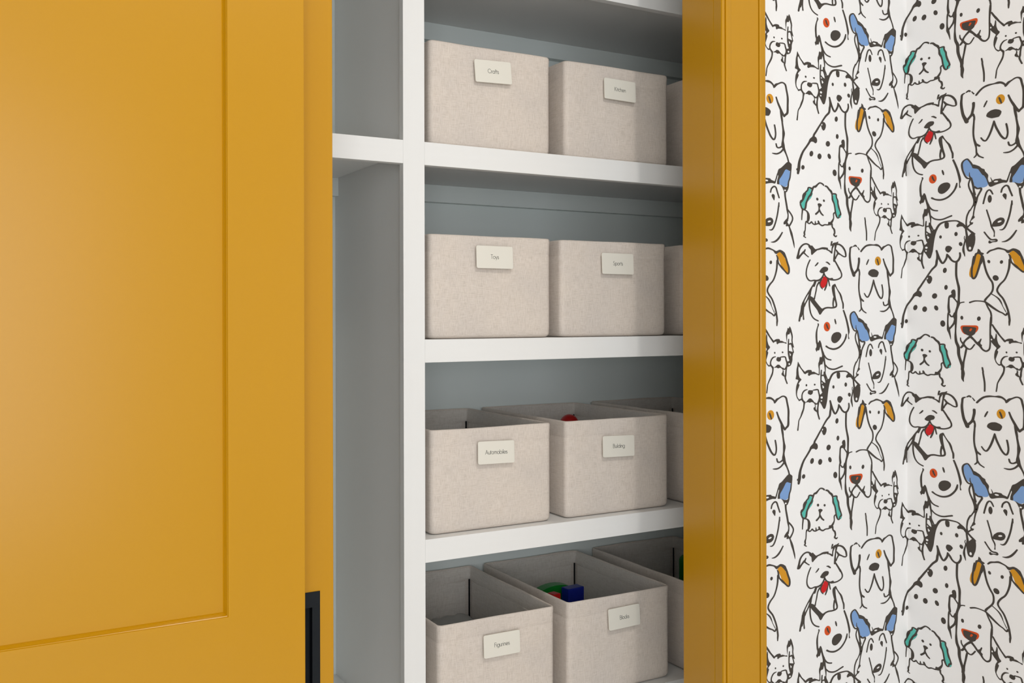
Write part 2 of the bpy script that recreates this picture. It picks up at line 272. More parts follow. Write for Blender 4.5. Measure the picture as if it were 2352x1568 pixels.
SK 13068,-2142,32 13082,-2252,41 13096,-2344,37 13128,-2492,37 13175,-2623,37 13227,-2728,35 13239,-2830,35 13227,-2920,35 13184,-2998,35 13127,-3075,39 13103,-3118,44
SK 13143,-2075,30 13186,-2028,39 13253,-2005,33 13324,-1982,42 13386,-1999,33 13444,-2026,32 13487,-2070,53
FY 13501,-2107 13574,-2048 13617,-2087 13685,-2184 13734,-2317 13792,-2396 13782,-2516 13724,-2511 13646,-2403 13597,-2344 13568,-2250
FK 13453,-2017 13501,-2039 13569,-2000 13627,-2019 13690,-2070 13695,-2144 13744,-2212 13695,-2200 13627,-2102 13574,-2048 13501,-2103 13487,-2107
SK 13676,-2100,39 13707,-2186,39 13734,-2280,39 13768,-2394,41 13768,-2496,39 13738,-2526,35 13675,-2461,33 13617,-2392,44 13559,-2323,30 13535,-2266,35 13525,-2173,35 13501,-2125,17
SK 13522,-2247,48 13515,-2338,39 13505,-2439,37 13476,-2565,33 13432,-2681,33 13365,-2767,35 13322,-2846,35 13310,-2918,35 13345,-2995,35 13403,-3083,35 13446,-3197,35 13484,-3330,35 13503,-3442,37 13515,-3554,37 13512,-3594,37 13509,-3672,23
EK 13194,-2259 13195,-2276 13191,-2290 13182,-2299 13171,-2301 13159,-2295 13150,-2282 13144,-2266 13143,-2249 13147,-2235 13155,-2226 13166,-2225 13178,-2231 13188,-2243
EK 13409,-2293 13404,-2309 13394,-2322 13383,-2327 13371,-2325 13361,-2315 13356,-2299 13356,-2282 13361,-2265 13371,-2253 13382,-2247 13394,-2250 13404,-2260 13409,-2275
EK 13335,-2628 13335,-2655 13325,-2678 13306,-2692 13284,-2694 13261,-2684 13244,-2663 13234,-2637 13234,-2609 13244,-2587 13262,-2573 13285,-2571 13307,-2581 13325,-2601
SK 13212,-2982,21 13279,-3034,21 13336,-3095,30 13374,-3172,25 13402,-3257,12 13455,-3382,16
SK 13094,-3144,32 13155,-3205,44 13249,-3297,42 13335,-3369,33 13402,-3409,28 13452,-3455,33 13474,-3412,39
SK 12837,-3164,35 12911,-3135,32 12986,-3132,26 13080,-3147,30 13117,-3169,39
SK 13117,-3183,26 13159,-3296,30 13197,-3382,32 13211,-3484,33 13208,-3488,37 13201,-3615,44 13191,-3750,30 13191,-3887,32 13191,-4024,30 13186,-4142,30 13170,-4213,33 13119,-4253,39 13058,-4216,35 13012,-4137,44 12956,-4076,44 12909,-4007,41 12849,-3936,53
EK 12720,-3512 12717,-3531 12710,-3546 12699,-3553 12687,-3552 12677,-3542 12669,-3525 12667,-3506 12669,-3486 12677,-3472 12688,-3464 12699,-3465 12710,-3475 12717,-3492
EK 13026,-3537 13019,-3558 13007,-3572 12992,-3578 12978,-3574 12968,-3561 12962,-3542 12963,-3520 12970,-3499 12982,-3485 12996,-3479 13010,-3483 13021,-3496 13027,-3515
FR 12665,-3733 12679,-3690 12716,-3681 12836,-3681 12947,-3679 12980,-3698 12989,-3745 12970,-3806 12928,-3855 12863,-3910 12743,-3887 12697,-3836
FK 12707,-3711 12790,-3708 12929,-3724 12954,-3745 12938,-3811 12928,-3873 12872,-3921 12835,-3925 12771,-3894 12716,-3838 12702,-3774
SR 12859,-3767,39 12843,-3800,33
SK 12835,-3939,50 12770,-4007,39 12729,-4074,39 12717,-4135,48 12678,-4188,39
SK 12669,-3967,21 12674,-4031,28 12710,-4098,32
SK 12733,-4128,39 12779,-4197,39 12835,-4221,30 12872,-4191,30 12918,-4112,28
SK 13031,-3986,23 13012,-4038,35 12988,-4080,44
FK 12965,-4041 13021,-4048 13021,-4093 13054,-4120 13030,-4185 13002,-4163
SK 12777,-4197,32 12765,-4267,39 12746,-4391,35 12723,-4522,37 12709,-4637,53
SK 13053,-4624,30 13067,-4717,32 13065,-4738,32 13090,-4933,33 13094,-5052,32 13092,-5143,30
SK 13225,-3663,30 13267,-3750,35 13305,-3819,39 13362,-3917,30 13434,-4022,39
FK 13210,-3871 13253,-3986 13272,-3952 13286,-3844 13305,-3883 13305,-3992 13329,-4087 13371,-4143 13304,-4221 13328,-4252 13304,-4340 13280,-4428 13304,-4496 13342,-4538 13332,-4564 13285,-4502 13256,-4407 13257,-4315 13271,-4235 13300,-4175 13247,-4113 13205,-4044 13196,-3942
EW 13224,-3993 13223,-4001 13219,-4007 13214,-4010 13209,-4009 13204,-4005 13201,-3998 13199,-3990 13201,-3982 13204,-3977 13209,-3974 13215,-3974 13219,-3978 13223,-3985
FK 13420,-4016 13468,-3976 13506,-3962 13564,-3965 13579,-4008 13613,-4003 13671,-4038 13715,-4043 13715,-4076 13652,-4049 13554,-4051 13516,-4083 13496,-4053 13506,-4022 13463,-4021 13434,-4054
FK 13740,-3713 13760,-3743 13784,-3681 13814,-3740 13853,-3902 13843,-4022 13882,-4176 13847,-4144 13818,-4019 13823,-3917 13794,-3812 13779,-3866 13730,-3869 13720,-4063 13705,-3931 13701,-3838 13725,-3785
SK 13761,-3975,23 13754,-4085,30 13751,-4215,26 13756,-4308,28 13783,-4414,39
SK 13764,-4087,26 13818,-4075,41 13842,-4171,23 13862,-4266,26
FK 13754,-4225 13798,-4240 13867,-4262 13842,-4357 13841,-4450 13807,-4557 13728,-4592 13714,-4470 13738,-4464 13773,-4450 13778,-4404 13758,-4327
FW 13776,-4269 13812,-4320 13788,-4352
EW 13787,-4524 13785,-4533 13781,-4539 13773,-4542 13766,-4541 13759,-4536 13754,-4528 13752,-4519 13754,-4511 13759,-4504 13766,-4501 13774,-4502 13781,-4507 13786,-4515
SK 13481,-4350,16 13428,-4366,30 13390,-4416,30 13372,-4478,28 13380,-4534,33 13428,-4585,26
SK 13342,-4547,32 13380,-4543,30 13418,-4594,35
SK 13583,-4364,23 13680,-4361,30 13704,-4431,30 13724,-4499,35 13714,-4572,30 13670,-4635,30 13631,-4606,25
FK 13515,-4355 13592,-4370 13597,-4417 13578,-4456 13539,-4462 13496,-4435 13496,-4394
FK 13447,-4585 13486,-4558 13515,-4525 13558,-4527 13592,-4568 13650,-4627 13640,-4654 13602,-4611 13573,-4593 13534,-4611 13495,-4587 13452,-4595
EK 13478,-4267 13476,-4276 13472,-4283 13466,-4286 13459,-4285 13453,-4280 13448,-4272 13447,-4263 13448,-4254 13453,-4247 13459,-4244 13466,-4245 13472,-4250 13476,-4258
EK 13646,-4261 13644,-4270 13640,-4276 13632,-4279 13625,-4278 13618,-4274 13613,-4266 13611,-4257 13613,-4248 13618,-4242 13625,-4239 13633,-4240 13640,-4245 13644,-4252
SK 13423,-4595,35 13418,-4677,30 13394,-4760,35 13317,-4936,23 13302,-5039,25 13291,-5133,23
SK 13714,-4572,35 13701,-4672,30 13694,-4763,35 13684,-4812,35 13696,-4869,30 13724,-4948,28
FK 13631,-4643 13655,-4665 13650,-4720 13669,-4769 13689,-4790 13655,-4795 13606,-4755 13606,-4718 13626,-4698
FT 11749,-4052 11792,-4049 11818,-4096 11835,-4142 11848,-4161 11809,-4261 11748,-4331 11705,-4385 11679,-4521 11627,-4522 11589,-4490 11563,-4452 11576,-4376 11628,-4331 11679,-4208 11697,-4149
FK 11688,-4126 11705,-4176 11679,-4234 11645,-4325 11602,-4379 11583,-4403 11593,-4447 11563,-4443 11550,-4381 11568,-4331 11606,-4310 11611,-4216 11636,-4167
SK 11688,-4139,35 11731,-4093,35 11744,-4042,35 11775,-4031,32 11827,-4053,44
SK 11572,-4427,35 11597,-4500,32 11627,-4535,35 11670,-4519,41 11687,-4461,44 11698,-4384,41 11727,-4310,39 11761,-4236,42 11800,-4189,50 11822,-4123,35 11840,-4064,39
SK 11840,-4064,39 11862,-4010,41 11905,-3998,50 11949,-3951,35 11993,-3910,33 12033,-3909,33 12072,-3930,37 12090,-3951,32
SK 12130,-3965,37 12170,-3979,41 12214,-4034,44 12258,-4075,50 12281,-4131,39
FT 12303,-4161 12339,-4134 12370,-4143 12379,-4215 12401,-4289 12419,-4417 12469,-4513 12496,-4624 12473,-4669 12410,-4669 12378,-4589 12356,-4408 12303,-4223
SK 12285,-4132,39 12330,-4124,33 12375,-4133,35 12382,-4198,30 12412,-4273,37 12419,-4345,35 12442,-4446,39 12473,-4531,30 12478,-4590,42 12448,-4608,32 12437,-4660,32 12405,-4668,30 12374,-4606,37 12356,-4523,33 12343,-4424,32 12325,-4341,33 12294,-4266,41 12287,-4185,35 12276,-4104,32
EK 11973,-4280 11970,-4294 11963,-4304 11952,-4309 11941,-4307 11930,-4299 11923,-4287 11920,-4273 11923,-4259 11930,-4249 11941,-4244 11953,-4245 11963,-4253 11970,-4265
EK 12119,-4304 12117,-4316 12110,-4324 12101,-4329 12091,-4327 12082,-4320 12075,-4310 12073,-4297 12075,-4285 12082,-4276 12091,-4272 12101,-4274 12111,-4280 12117,-4291
FK 11950,-4390 11966,-4370 12001,-4365 12045,-4386 12049,-4417 12014,-4447 11999,-4489 11976,-4486 11966,-4432
SK 11987,-4470,30 11987,-4522,39 11965,-4563,39 11914,-4615,42
SK 11993,-4519,39 12031,-4590,37 12075,-4632,33
SK 11617,-4515,35 11611,-4592,32 11603,-4669,28 11599,-4764,23
SK 11653,-4540,21 11709,-4564,32 11741,-4621,51 11747,-4700,64 11738,-4768,53 11717,-4800,39
SK 11695,-4801,35 11682,-4847,26 11679,-4924,25 11673,-4993,26 11656,-5042,39 11660,-5104,33 11641,-5125,28 11684,-5158,23
SK 11712,-4799,35 11756,-4839,30 11790,-4824,30 11816,-4796,32 11842,-4833,30 11886,-4853,30 11930,-4838,30 11982,-4828,30 12052,-4868,35 12114,-4843,30 12185,-4842,32 12248,-4803,53 12293,-4739,42 12318,-4672,26 12315,-4583,30 12342,-4556,35
SK 11899,-4780,19 11902,-4829,35
SK 11967,-4773,35 11982,-4819,50
FK 12194,-4769 12248,-4777 12283,-4818 12248,-4848 12185,-4847
SK 12279,-4817,39 12288,-4889,33 12328,-4936,41 12341,-5013,37 12323,-5062,39 12364,-5099,33 12386,-5078,25
SK 11505,-5619,57 11524,-5523,44 11548,-5423,39 11600,-5345,37 11660,-5304,35 11720,-5301,35 11772,-5336,41 11824,-5393,53
SK 11526,-5618,50 11573,-5558,39 11625,-5497,44 11655,-5468,39 11672,-5428,26
SK 11651,-5506,35 11702,-5555,26 11744,-5587,25
FK 11822,-5319 11902,-5416 11963,-5409 11928,-5447 11884,-5483 11819,-5550 11802,-5512 11798,-5424 11754,-5381 11737,-5335 11806,-5338
SK 11893,-5427,32 11972,-5406,35 12051,-5380,44 12113,-5381,53 12171,-5379,35
SK 12157,-5403,30 12211,-5426,30 12266,-5466,44
SK 12275,-5481,25 12282,-5376,30 12305,-5309,44
SK 12275,-5224,39 12257,-5283,28 12252,-5322,14
SK 12282,-5296,39 12327,-5268,53 12381,-5251,44 12415,-5221,23
SK 12354,-5282,62 12408,-5269,39 12462,-5282,39 12526,-5329,42 12580,-5418,41 12598,-5502,39 12593,-5546,32 12543,-5546,30 12480,-5508,30 12417,-5470,44 12376,-5406,30
SK 12363,-5301,50 12347,-5405,33 12336,-5492,35 12331,-5580,46 12326,-5659,44
SK 12417,-5479,44 12380,-5544,30 12353,-5602,35
SK 12340,-5648,35 12407,-5763,37 12461,-5871,37 12425,-5792,33 12465,-5862,33 12499,-5953,33 12488,-6022,32 12424,-6068,32 12343,-6090,32 12254,-6083,39 12182,-6056,35 12129,-6015,32 12094,-5955,35
FK 12209,-6057 12294,-6040 12309,-6094 12254,-6108 12209,-6088
SK 11780,-5655,28 11741,-5740,30 11706,-5855,28 11694,-5966,30 11710,-6047,32 11753,-6108,32 11805,-6123,30 11866,-6109,32 11927,-6116,39 11997,-6095,41 12050,-6044,39 12081,-5979,35 12094,-5947,39
SK 11956,-5714,30 11927,-5753,33 11894,-5786,19
SK 12132,-5690,12 12174,-5698,35 12223,-5738,30
FK 11993,-5897 12033,-5838 12077,-5802 12121,-5793 12179,-5808 12192,-5850 12170,-5895 12112,-5919 12094,-5947 12032,-5944 11993,-5918
FD 12094,-6004 12169,-6067 12160,-6154 12116,-6251 12067,-6289 12018,-6240 12010,-6168 12058,-6072
SK 12174,-6077,39 12160,-6154,35 12142,-6238,39 12109,-6327,30
SK 12032,-6093,44 12004,-6158,39 12010,-6221,32 12032,-6269,26 12058,-6299,21
SK 12196,-6090,30 12209,-6163,30 12222,-6228,26
SK 11900,-6129,53 11878,-6194,53 11867,-6240,39
SK 11857,-6207,32 11804,-6293,35 11761,-6371,39 11713,-6440,28 11674,-6510,28 11640,-6581,32 11624,-6647,62 11615,-6740,67 11598,-6823,62 11579,-6914,44
SK 11614,211,71 11593,98,58 11560,-13,44 11539,-117,39
SK 11631,168,35 11627,46,26 11635,-83,32
SK 11813,-6286,30 11785,-6368,42 11765,-6459,50 11717,-6554,30 11674,-6632,32 11648,-6695,35
SK 11979,-6153,39 11935,-6232,30 11913,-6350,30 11891,-6451,28 11875,-6526,35
SK 12753,-5313,23 12707,-5341,42 12698,-5421,41 12691,-5527,48 12702,-5664,51 12725,-5803,55 12761,-5900,66 12789,-5972,75
SK 12781,-5304,25 12823,-5280,41 12849,-5298,32
SK 12880,-5316,19 12915,-5372,28
SK 12910,-5579,53 12910,-5656,51 12894,-5753,48 12877,-5831,53 12831,-5894,50 12789,-5941,62
SK 12905,-5836,44 12923,-5903,35 12923,-5975,30 12921,-5906,35 12917,-5995,32 12909,-6130,37 12906,-6265,35 12918,-6394,35 12945,-6508,46 12954,-6591,30 12959,-6683,33 12959,-6755,32 12919,-6805,26
SK 12966,-6720,35 13005,-6792,32 13078,-6844,26
SK 12955,-6514,39 13006,-6561,39 13015,-6569,35
SK 12959,-5411,41 13018,-5335,41 13084,-5278,41 13169,-5251,41 13264,-5248,28 13330,-5245,50 13388,-5259,42 13441,-5309,35 13457,-5358,32
SK 13463,-5345,46 13503,-5292,50 13552,-5263,32 13610,-5230,32 13658,-5229,32 13702,-5268,39 13722,-5364,37 13744,-5479,39 13753,-5574,44 13750,-5712,42 13745,-5869,48 13701,-5926,44 13671,-5962,41
SK 13504,-5568,32 13541,-5685,39 13589,-5795,46 13632,-5895,53 13676,-5959,44
SK 13603,-5853,44 13616,-5966,46 13632,-6080,39 13632,-6102,35 13651,-6244,39 13661,-6339,58 13654,-6430,44 13646,-6502,41 13647,-6595,71 13665,-6673,58 13713,-6785,32 13752,-6895,32 13771,-6992,35
SK 13626,-6628,39 13568,-6667,32 13519,-6657,35 13500,-6588,30
SK 13650,-6693,39 13596,-6760,35 13528,-6802,35 13471,-6808,33 13413,-6800,14
SK 13142,-5597,26 13116,-5656,35 13094,-5711,26
EY 13444,-5643 13430,-5686 13404,-5716 13371,-5727 13339,-5717 13313,-5688 13298,-5645 13298,-5598 13312,-5555 13338,-5525 13370,-5514 13403,-5523 13429,-5553 13444,-5595
SK 13349,-5578,26 13368,-5636,35 13387,-5708,25
FK 13130,-5913 13149,-5862 13205,-5822 13281,-5811 13358,-5845 13391,-5888 13381,-5941 13348,-5999 13281,-6001 13224,-6002 13167,-5970 13134,-5942
SK 13039,-6391,28 13077,-6453,32 13114,-6474,35 13147,-6440,35 13195,-6330,39 13238,-6184,39 13260,-6069,25
SK 13264,-6074,28 13290,-6194,39 13337,-6322,39 13385,-6432,39 13442,-6500,39 13476,-6469,35 13491,-6379,33 13482,-6267,35 13467,-6182,33"""
A_ = .0010765; B_ = .000765; PER = .528; WID = .264
def cr_smooth(pts, closed=False, n=3):
    out = []; N = len(pts)
    rng = range(N) if closed else range(N-1)
    for i in rng:
        if closed: p0, p1, p2, p3 = pts[i-1], pts[i], pts[(i+1) % N], pts[(i+2) % N]
        else: p0 = pts[max(i-1, 0)]; p1 = pts[i]; p2 = pts[i+1]; p3 = pts[min(i+2, N-1)]
        for k in range(n):
            t = k/n; t2 = t*t; t3 = t2*t
            out.append(tuple(.5*((2*b)+(-a+c)*t+(2*a-5*b+4*c-d)*t2+(-a+3*b-3*c+d)*t3) for a, b, c, d in zip(p0, p1, p2, p3)))
    if not closed: out.append(pts[-1])
    return out
def chaikin(pts):
    out = []
    for i in range(len(pts)):
        a = pts[i]; b = pts[(i+1) % len(pts)]
        out.append((a[0]*.82+b[0]*.18, a[1]*.82+b[1]*.18)); out.append((a[0]*.18+b[0]*.82, a[1]*.18+b[1]*.82))
    return out
def ribbon(pts):
    """outline strips of a pen stroke: list of polygons (quads and end caps)"""
    pts = cr_smooth(pts, n=3)
    q = [pts[0]]
    for p in pts[1:]:
        if math.hypot(p[0]-q[-1][0], p[1]-q[-1][1]) > .25: q.append(p)
    pts = q; n = len(pts); L = []; Rr = []
    for i in range(n):
        a = pts[max(i-1, 0)]; b = pts[min(i+1, n-1)]
        dx, dy = b[0]-a[0], b[1]-a[1]; l = math.hypot(dx, dy) or 1
        nx, ny = -dy/l, dx/l; h = max(pts[i][2], .4)/2
        L.append((pts[i][0]+nx*h, pts[i][1]+ny*h)); Rr.append((pts[i][0]-nx*h, pts[i][1]-ny*h))
    polys = [[Rr[i], Rr[i+1], L[i+1], L[i]] for i in range(n-1)]
    for e, s in ((0, -1), (n-1, 1)):
        h = max(pts[e][2], .4)/2
        if h < .8: continue
        a = pts[max(e-1, 0)]; b = pts[min(e+1, n-1)]
        an = math.atan2(b[1]-a[1], b[0]-a[0])
        if s < 0: an += math.pi
        polys.append([(pts[e][0]+h*math.cos(an+t), pts[e][1]+h*math.sin(an+t)) for t in [math.pi*(k/5-.5) for k in range(6)]])
    return polys
ORDER = 'BYTRDKW'; IDX = {c: i for i, c in enumerate('KRBYTDW')}
SHAPES = []
for ln in TILE.split('\n'):
    f = ln.split(' '); ty = f[0][0]; c = f[0][1]
    pts = [tuple(float(v)/10 for v in t.split(',')) for t in f[1:]]
    if ty == 'S': SHAPES.append((c, ribbon(pts)))
    elif ty == 'F': SHAPES.append((c, [chaikin(pts)]))
    else: SHAPES.append((c, [cr_smooth(pts, True, 2)]))
red_late = 0
DEPTH = {'B': .10, 'Y': .10, 'T': .10, 'D': .22, 'R': .10, 'K': .16, 'W': .22}
SLIST = []
for i, (c, polys) in enumerate(SHAPES):
    d = DEPTH[c]
    if c == 'R' and len(polys) > 3: d = .24        # the glint drawn over the dark nose
    SLIST.append((c, d*1e-3+i*4e-7, polys))
def print_strip(s0, s1, z0, z1):
    """all pen marks of the repeat that fall on s0..s1 by z0..z1, as one flat bmesh (x = along the wall, y = height, z = ink layer)"""
    bm = bmesh.new(); tri = []
    for c, d, polys in SLIST:
        for k, pl in enumerate(polys):
            P2 = [(x*A_, y*B_) for x, y in pl]
            tri.append((c, d+k*7e-7, P2, min(p[0] for p in P2), max(p[0] for p in P2), min(p[1] for p in P2), max(p[1] for p in P2)))
    edge = []
    for i in range(-8, 14):
        for j in range(-6, 8):
            ox = i*WID; oz = j*PER+(PER/2 if i % 2 else 0)
            for c, d, P2, a0, a1, b0, b1 in tri:
                if a1+ox <= s0 or a0+ox >= s1 or b1+oz <= z0 or b0+oz >= z1: continue
                vs = [bm.verts.new((x+ox, y+oz, d)) for x, y in P2]
                try: fc = bm.faces.new(vs)
                except ValueError: continue
                fc.material_index = IDX[c]+1
    for co, no in (((s0, 0, 0), (-1, 0, 0)), ((s1, 0, 0), (1, 0, 0)), ((0, z0, 0), (0, -1, 0)), ((0, z1, 0), (0, 1, 0))):
        bmesh.ops.bisect_plane(bm, geom=bm.verts[:]+bm.edges[:]+bm.faces[:], plane_co=co, plane_no=no, clear_outer=True, dist=1e-7)
    bmesh.ops.triangulate(bm, faces=[f for f in bm.faces if len(f.verts) > 4])
    return bm
PM = ['paper', 'pK', 'pR', 'pB', 'pY', 'pT', 'pD', 'pW']
zlo, zhi = -CZ+.13, CEIL-CZ
# wall with the closet opening
bm = bmesh.new()
box(bm, XJ+.0002+.019, XC+.12, YW, YJ, 0, CEIL); box(bm, -2.2, XL-.019, YW, YJ, 0, CEIL); box(bm, XL-.019, XJ+.019, YW, YJ, HEAD+.019, CEIL)
wf = link('wall_front', bm, 'paper'); struct(wf)
def place_print(name, s0, s1, fn, parent, z0=zlo, z1=zhi):
    b = print_strip(s0, s1, z0, z1)
    for v in b.verts: v.co = fn(v.co.x, v.co.y, v.co.z)
    o = link(name, b, PM, parent)
    b2 = bmesh.new(); b2.from_mesh(o.data); b2.normal_update()
    return o
SEAM = 1.2
place_print('wallpaper_print', XJ+.05, XC-.0001, lambda s, z, d: Vector((s, YW-d, CZ+z)), wf)
place_print('wallpaper_print', -1.2, XL-.09, lambda s, z, d: Vector((s, YW-d, CZ+z)), wf)
wr = struct(part('wall_right', 'paper', None, XC, XC+.1, -3.3, YW, 0, CEIL))
place_print('wallpaper_print', XC, XC+1.4, lambda s, z, d: Vector((XC-d, YW-(s-XC), CZ+z)), wr)
struct(part('baseboard_right', 'yellow', None, XC-.015, XC-.0005, -3.2, YW-.016, 0, .13, bev=.003))
struct(part('baseboard_front', 'yellow', None, XJ+.0805, XC-.0005, YW-.015, YW-.0005, 0, .13, bev=.003))
struct(part('wall_closet_right', 'cool', None, XC+.1, XC+.2, YJ, YB, 0, CEIL))

# ------------------------------------------------------------------ yellow casing, jamb
def profile_post(name, prof, z0, z1, m, flip=False):
    """extrude an (x, y) outline upwards"""
    bm = bmesh.new()
    lo = [bm.verts.new((x, y, z0)) for x, y in prof]; hi = [bm.verts.new((x, y, z1)) for x, y in prof]
    n = len(prof)
    for i in range(n): bm.faces.new((lo[i], lo[(i+1) % n], hi[(i+1) % n], hi[i]))
    bm.faces.new(lo[::-1]); bm.faces.new(hi)
    bmesh.ops.recalc_face_normals(bm, faces=bm.faces[:])
    return link(name, bm, m)
# outline measured from the photo: bead, quirk, broad flat, quirk, back band
x0 = XJ
def arc(cx, cy, r, a0, a1, n=6): return [(cx+r*math.cos(math.radians(a0+(a1-a0)*k/n)), cy+r*math.sin(math.radians(a0+(a1-a0)*k/n))) for k in range(n+1)]
def casing_profile():
    p = [(x0, YW-.0004), (x0, YC+.003)]
    p += [(x0+.0008, YC+.001), (x0+.003, YC), (x0+.0055, YC+.0004), (x0+.0068, YC+.0018)]          # bead
    p += [(x0+.0074, YC+.0042), (x0+.0086, YC+.0042), (x0+.0092, YC+.0012)]                       # quirk
    p += [(x0+.012, YC+.0004), (x0+.019, YC+.0006), (x0+.0205, YC+.0014), (x0+.045, YC+.0016), (x0+.073, YC+.0012)]
    p += [(x0+.0785, YC+.0012), (x0+.0792, YC+.0040), (x0+.0804, YC+.0040), (x0+.0808, YC+.0006)]
    p += [(x0+.083, YC-.0006), (x0+.0925, YC-.0004), (x0+.0945, YC+.002), (x0+.0945, YW-.0004)]
    return p
cp = casing_profile()
t1 = struct(profile_post('trim_1', cp, 0, HEAD+.09, 'yellow'))
struct(profile_post('trim_2', [(XJ+XL-x, y) for x, y in cp], 0, HEAD+.09, 'yellow'))
bm = bmesh.new(); box(bm, XL+.0003, XJ-.0003, YC, YW-.0005, HEAD, HEAD+.088, bev=.002); struct(link('trim_3', bm, 'yellow'))
bm = bmesh.new()
box(bm, XJ, XJ+.0185, YW, YJ, 0, HEAD, bev=.0012); struct(link('trim_4', bm, 'yellow'))
bm = bmesh.new(); box(bm, XL-.0185, XL, YW, YJ, 0, HEAD, bev=.0012); struct(link('trim_5', bm, 'yellow'))
bm = bmesh.new(); box(bm, XL, XJ, YW, YJ, HEAD, HEAD+.0185); struct(link('trim_6', bm, 'yellow'))

# ------------------------------------------------------------------ bypass doors
def panel_mesh(xa, xb, za, zb, yf, b, d):
    """recessed flat panel with its sloped sticking and a small quirk"""
    bm = bmesh.new()
    def ring(i, y): return [bm.verts.new(c) for c in ((xa+i, y, za+i), (xb-i, y, za+i), (xb-i, y, zb-i), (xa+i, y, zb-i))]
    rs = [ring(0, yf+.0002), ring(.0006, yf+.0016), ring(.0012, yf+.0020), ring(b*.6, yf+d*.6), ring(b, yf+d), ring(b+.0004, yf+d+.0008), ring(b+.0016, yf+d+.0003)]
    for a, c in zip(rs, rs[1:]):
        for k in range(4): bm.faces.new((a[k], a[(k+1) % 4], c[(k+1) % 4], c[k]))
    bm.faces.new(rs[-1])
    bk = [bm.verts.new(c) for c in ((xa, yf+.020, za), (xb, yf+.020, za), (xb, yf+.020, zb), (xa, yf+.020, zb))]
    bm.faces.new(bk[::-1])
    for k in range(4): bm.faces.new((rs[0][(k+1) % 4], rs[0][k], bk[k], bk[(k+1) % 4]))
    bmesh.ops.recalc_face_normals(bm, faces=bm.faces[:])
    return bm
PULL = (.3640, .4092, Z(-.3592)-.150, Z(-.3592))
def door(name, xr, yf, st=.0953, wd=.86, th=.035, pull=None):
    xl = xr-wd; z0 = .012; z1 = HEAD-.012
    r = struct(empty(name, ((xl+xr)/2, yf+th/2, z0)))
    off = Vector(r.location)
    def P(nm, bm, m='yellow', par=r):
        for v in bm.verts: v.co -= off
        return link(nm, bm, m, par)
    def ease(bm, x):
        es = [e_ for e_ in bm.edges if all(abs(v.co.x-x) < 1e-5 and abs(v.co.y-yf) < 1e-5 for v in e_.verts)]
        bmesh.ops.bevel(bm, geom=es, offset=.0012, segments=2, affect='EDGES', profile=.5)
    def B(nm, a, b_, c, d):
        bm = bmesh.new(); box(bm, a, b_, yf, yf+th, c, d)
        if nm == 'stile': ease(bm, xl if a == xl else xr)
        return P(nm, bm)
    B('stile', xl, xl+st, z0, z1)
    if pull:
        a, b_, c, d = pull
        bm = bmesh.new()
        box(bm, xr-st, a+.003, yf, yf+th, z0, z1); box(bm, b_-.003, xr, yf, yf+th, z0, z1)
        box(bm, a+.003, b_-.003, yf, yf+th, z0, c+.003); box(bm, a+.003, b_-.003, yf, yf+th, d-.003, z1)
        ease(bm, xr); P('stile', bm)
    else: B('stile', xr-st, xr, z0, z1)
    zp = Z(-.3624)
    xa, xb = xl+st, xr-st
    B('rail', xa, xb, z0, .25); B('rail', xa, xb, .86, zp); B('rail', xa, xb, z1-.11, z1)
    P('panel', panel_mesh(xa, xb, .25, .86, yf, .0034, .007)); P('panel', panel_mesh(xa, xb, zp, z1-.11, yf, .0034, .007))
    return r, off, P
D1 = door('door_1', .3763, 1.185)
D2 = door('door_2', .4283, 1.228, pull=PULL)
r, off, P = D2
a, b_, c, d = PULL; yf = 1.228
bm = bmesh.new()
e = .0105; ez = .020
for q in ((a, a+e, c, d), (b_-e, b_, c, d), (a+e, b_-e, c, c+ez), (a+e, b_-e, d-ez, d)): box(bm, q[0], q[1], yf-.0014, yf-.0001, q[2], q[3])
for q in ((a+e-.001, a+e, c+ez, d-ez), (b_-e, b_-e+.001, c+ez, d-ez)): box(bm, q[0], q[1], yf-.0001, yf+.010, q[2], q[3])
box(bm, a+e, b_-e, yf-.0001, yf+.010, c+ez-.001, c+ez); box(bm, a+e, b_-e, yf-.0001, yf+.010, d-ez, d-ez+.001)
fp = P('flush_pull', bm, 'black'); fp['label'] = 'black rectangular recessed pull set into the rear door'
bm = bmesh.new(); box(bm, a+e-.001, b_-e+.001, yf+.010, yf+.011, c+ez-.001, d-ez+.001)
P('pull_cup', bm, 'black', fp)

# ------------------------------------------------------------------ built-in shelving
u = empty('built_in_shelving', (.95, YF, 0)); uo = Vector(u.location)
tag(u, 'white painted built-in shelving with a face frame inside the yellow closet opening', 'shelving')
def U(nm, m, a0, a1, b0, b1, c0, c1, bev=0):
    bm = bmesh.new(); box(bm, a0, a1, b0, b1, c0, c1, bev=bev, seg=2)
    for v in bm.verts: v.co -= uo
    return link(nm, bm, m, u)
XS0, XS1 = .6334, .6718; XE = XC+.098; XW = -1.0; FT = .0155
U('stile', 'white', XS0, XS1, YF, YF+FT, .004, CEIL-.01, bev=.0004)
U('partition', 'white', .6432, .6622, YF+FT+.0002, YB-.0005, .004, CEIL-.01)
U('partition', 'white', XW-.019, XW, YF, YB-.0005, .004, CEIL-.01)
tops = [1.285, .9555, .623, .2902, -.0385, -.3715, -.7045, -1.0375]
TH = [.0384]*8
for i, t in enumerate(tops):
    U('rail', 'white', XS1+.0001, XE, YF, YF+FT, Z(t)-.0384, Z(t), bev=.0004)
    U('shelf', 'white', .6624, XE, YF+FT+.0002, YB-.0005, Z(t)-.019, Z(t)-.0002)
    U('cleat', 'cool', .6624, XE, YB-.0195, YB-.0005, Z(t)-.0545, Z(t)-.0193)
